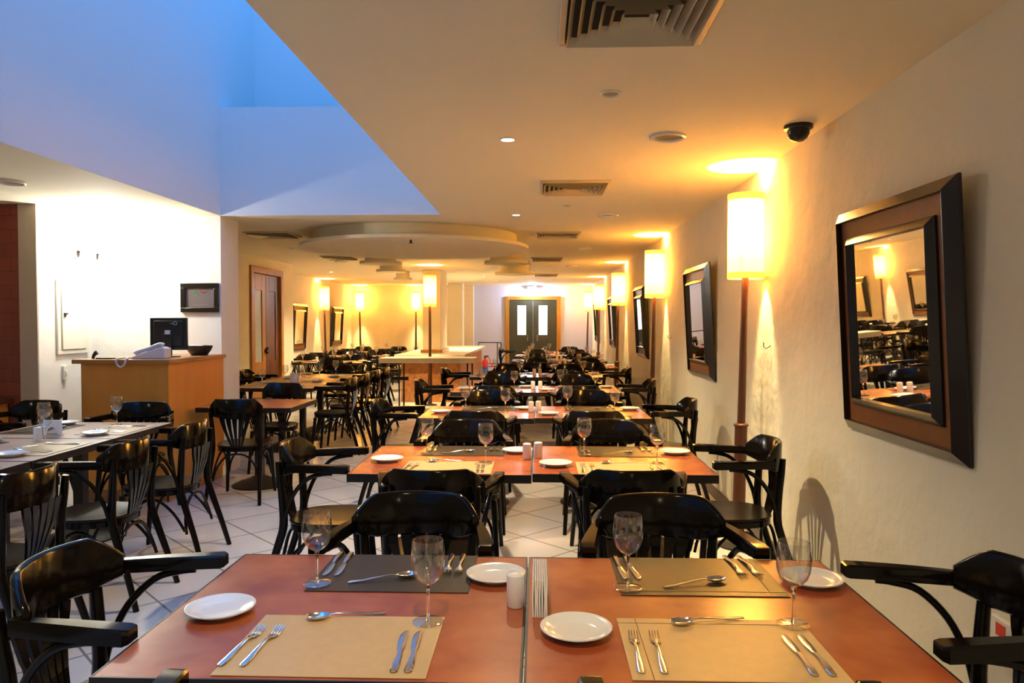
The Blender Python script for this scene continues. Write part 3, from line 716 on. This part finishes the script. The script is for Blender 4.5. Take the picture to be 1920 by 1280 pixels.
mb.box(-.185, -.03, -.14, .185, 0, -.095).box(-.185, -.03, .095, .185, 0, .14).box(-.185, -.03, -.095, -.14, 0, .095).box(.14, -.03, -.095, .185, 0, .095).build('frame', 'frame', t, bevel=.004)
pr = MB().box(-.14, -.012, -.095, .14, -.004, .095).build('print', 'print', t, smooth=0)
MB().tube([(-.07, -.013, .045), (-.055, -.013, .06), (-.045, -.013, .05), (-.04, -.013, .062), (-.03, -.013, .03), (-.01, -.013, .035)], .004, 6).build('green_script', 'green_ink', pr)
MB().tube([(-.005, -.013, .055), (.01, -.013, .065), (.02, -.013, .05), (.035, -.013, .065), (.05, -.013, .052), (.062, -.013, .066)], .004, 6).build('red_script', 'red_ink', pr)
MB().box(-.07, -.0135, -.07, .07, -.012, -.067).build('caption_line', 'ink', pr, smooth=0)
t = thing('electrical_panel', 'white electrical cabinet set in the wall left of the desk', 'cabinet', (-4.325, 6.77, 1.53), PI/2)
t.scale = (1.35, 1, 1)
mb = MB(); mb.box(-.17, -.02, -.34, .17, 0, -.305).box(-.17, -.02, .305, .17, 0, .34).box(-.17, -.02, -.305, -.135, 0, .305).box(.135, -.02, -.305, .17, 0, .305).build('cabinet_frame', 'white_metal', t, bevel=.003)
dr = MB().box(-.128, -.028, -.298, .132, -.002, .30).build('cabinet_door', 'white_metal', t, bevel=.003)
MB().box(-.115, -.045, .02, -.085, -.028, .035).cyl((-.105, -.036, .0), .006, .03).build('latch', 'iron', dr)
MB().box(-.015, -.0295, .245, .03, -.028, .265).build('label', 'ink', dr, smooth=0)
t = thing('wall_switch', 'small beige switch box on the wall below electrical cabinet', 'switch', (-4.325, 6.64, 1.02), PI/2)
MB().box(-.028, -.025, -.065, .028, 0, .065).build('switch_box', 'white_metal', t, bevel=.005)
MB().box(-.012, -.032, -.02, .012, -.025, .02).build('rocker', 'white_metal', t, bevel=.002)
for i, y in enumerate((6.70, 7.00)):
    t = thing('wall_spotlight', 'small spotlight on the glaring white wall, %s' % ['left of the pair', 'right of the pair'][i], 'spotlight', (-4.325, y, 2.06), PI/2, 'wall spotlights')
    MB().lathe([(.0001, 0), (.03, 0), (.03, .015), (.0001, .015)], 20).xf(Matrix.Rotation(PI/2, 4, 'X')).build('wall_plate', 'white_metal', t)
    MB().tube([(0, -.01, 0), (0, -.07, .0), (.02, -.09, .02)], .007, 8).build('bracket', 'chrome', t)
    MB().lathe([(.012, -.03), (.02, -.02), (.03, .03), (.027, .03), (.016, -.018)], 20, (.02, -.10, .045)).build('head', 'chrome', t)
    MB().lathe([(.0001, .0), (.02, .0), (.02, .012), (.0001, .012)], 16, (.02, -.10, .055)).build('bulb', 'spot_on', t)
light('POINT', 'spot_light', (-3.96, 6.68, 2.19), 31, (1, .98, .90), .04)

t = thing('wooden_sideboard', 'low wooden sideboard in front of the red mosaic wall', 'sideboard', (-4.95, 6.07, 0))
MB().box(-.45, -.18, 0, .36, .22, .78).build('body', 'desk', t, bevel=.004)
MB().box(-.48, -.2, .78, .40, .225, .82).build('top', 'pole', t, bevel=.004)

# ---------------------------------------------------------------- ceiling fittings
def grille(S, k):
    t = thing('air_vent', 'x', 'air vent')
    mb = MB(); o = S/2; i = o-.022
    mb.box(-o, -o, -.020, o, -i, 0).box(-o, i, -.020, o, o, 0).box(-o, -i, -.020, -i, i, 0).box(i, -i, -.020, o, i, 0).build('frame', 'grille', t, bevel=.003)
    MB().box(-i, -i, -.003, i, i, 0).build('duct_shade_panel', 'dark', t, smooth=0)  # flat dark sheet under solid ceiling, painted as the shade of a duct
    for q in range(k):
        a = i-.006-q*(i-.03)/k; b = a-.017
        # square louver ring, sloping inwards and upwards
        vs_ = [(-a, -a, -.034), (a, -a, -.034), (a, a, -.034), (-a, a, -.034), (-b, -b, -.0035), (b, -b, -.0035), (b, b, -.0035), (-b, b, -.0035),
               (-a, -a, -.0165), (a, -a, -.0165), (a, a, -.0165), (-a, a, -.0165)]
        MB().add(vs_, [(0, 1, 5, 4), (1, 2, 6, 5), (2, 3, 7, 6), (3, 0, 4, 7)]).build('louver', 'grille', t, smooth=0)
    return t
G = Proto(lambda: grille(.51, 6))
for i, (x, y) in enumerate([(.325, 2.49), (.265, 5.65), (.22, 8.70), (.13, 12.0), (.15, 16.0), (-3.07, 8.55), (-3.1, 11.6)]):
    G.put((x, y, ZC), 0, 'square louvred air vent in ceiling, %s' % ['nearest and largest', 'second from the viewer', 'third from the viewer', 'fourth from the viewer', 'farthest, above the aisle', 'above the left long table', 'farther one on the left side'][i], 'air vents')
def downlight(on, R):
    t = thing('ceiling_downlight', 'x', 'downlight')
    MB().lathe([(R, 0), (R, -.004), (R*.85, -.008), (R*.72, -.004), (R*.70, 0)], 32).build('ring', 'white_metal', t, smooth=50)
    MB().lathe([(.0001, -.003), (R*.68, -.003), (R*.68, 0)], 24).build('bulb', 'spot_on' if on else 'spot_off', t)
    return t
DON = Proto(lambda: downlight(True, .045)); DOFF = Proto(lambda: downlight(False, .05))
for i, (x, y) in enumerate([(-.173, 4.18), (-.213, 7.10), (-3.0, 12.8), (-1.2, 16.5), (-1.0, 18.2), (-2.5, 16.5), (-4.2, 15.0)]):
    DON.put((x, y, ZC), 0, 'small lit ceiling downlight, %s' % ['nearest bright one', 'second bright one beyond the first', 'above the left aisle', 'above the buffet', 'beyond the buffet', 'left of buffet column', 'between the far left rows'][i], 'lit downlights')
    light('SPOT', 'downlight', (x, y, ZC-.02), 150 if i < 2 else (60 if i == 4 else 200), SOFT, .03, math.radians(125), .8)
for i, (x, y) in enumerate([(.32, 3.37), (.246, 6.56), (.10, 10.2), (.2, 13.5), (-3.40, 10.19)]):
    DOFF.put((x, y, ZC), 0, 'small unlit ceiling downlight, %s' % ['nearest, beyond the big vent', 'beyond the second vent', 'beyond the third vent', 'far along the aisle', 'by the wooden door'][i], 'unlit downlights')
def speaker():
    t = thing('ceiling_speaker', 'x', 'speaker')
    MB().lathe([(.10, 0), (.10, -.012), (.09, -.018), (.078, -.012), (.076, 0)], 40).build('ring', 'porcelain', t, smooth=50)
    MB().lathe([(.0001, -.004), (.045, -.004), (.075, -.001), (.075, 0)], 32).build('grille', 'speaker_mesh', t)
    return t
SPK = Proto(speaker)
for i, (x, y) in enumerate([(.706, 4.15), (.655, 7.13), (.622, 10.33), (.60, 13.6), (-3.83, 5.31), (-3.3, 12.4)]):
    SPK.put((x, y, ZC), 0, 'round recessed ceiling speaker, %s' % ['nearest, left of the camera dome', 'second on the right', 'third on the right', 'fourth on the right', 'at far left before the white wall', 'above the left aisle'][i], 'ceiling speakers')
t = thing('security_camera', 'black dome security camera on ceiling at the right wall', 'camera', (1.345, 3.95, ZC))
MB().lathe([(.0001, 0), (.072, 0), (.072, -.018), (.062, -.024), (.0001, -.024)], 32).build('mount', 'black_plastic', t, smooth=50)
MB().lathe([(.056, -.024), (.055, -.045), (.044, -.068), (.025, -.082), (.0001, -.087)], 32).build('dome', 'black_plastic', t, smooth=80)
t = thing('ceiling_spotlight', 'small sprinkler like fitting under the big round ceiling disc', 'fitting', (-1.33, 7.75, 2.335))
MB().cyl((0, 0, -.03), .012, .03).build('stem', 'iron', t); MB().cyl((0, 0, -.035), .022, .004).build('deflector', 'iron', t)
# exit flood above the back door
t = thing('wall_floodlight', 'glaring floodlight mounted above the dark double door', 'floodlight', (-.18, 20.5, 2.36))
MB().box(-.12, -.04, .0, .12, .04, .10).build('housing', 'white_metal', t, bevel=.01); MB().box(-.10, -.044, .01, .10, -.0405, .09).build('lens', 'spot_on', t)
MB().tube([(0, .04, .05), (0, .30, .05)], .015, 8).build('bracket', 'iron', t)
light('POINT', 'flood', (-.18, 20.35, 2.38), 45, (.72, .82, 1), .08)
# small wall hooks
for i, (y, z) in enumerate([(4.85, 1.33), (8.41, 1.315)]):
    o = MB().tube([(XR, y, z), (XR-.03, y, z-.02), (XR-.045, y, z-.005), (XR-.045, y, z+.02)], .003, 6).build('wall_hook', 'iron')
    tag(o, 'thin bent metal hook on the right wall, %s' % ['behind the nearest floor lamp', 'beside the second floor lamp'][i], 'hook', 'wall hooks')
t = thing('socket_cover', 'cream wall socket with red sticker low behind right front chair', 'socket', (XR, 2.40, .49))
MB().box(-.02, -.06, -.045, 0, .06, .045).build('cover', 'white_metal', t, bevel=.004); MB().box(-.0215, -.02, -.01, -.0202, .03, .03).build('sticker', 'red_ink', t, smooth=0)

# ---------------------------------------------------------------- fill spots added in place of unseen room lamps
for x, y, p in [(-.2, .9, 50), (.7, -.6, 50), (-4.4, 3.0, 45), (-4.3, 1.0, 45)]:
    light('SPOT', 'downlight', (x, y, ZC-.02), p, NEUT if x < -1 else (1, .80, .46), .04, math.radians(140), .8)  # stand-in spots, no fixture is built for them
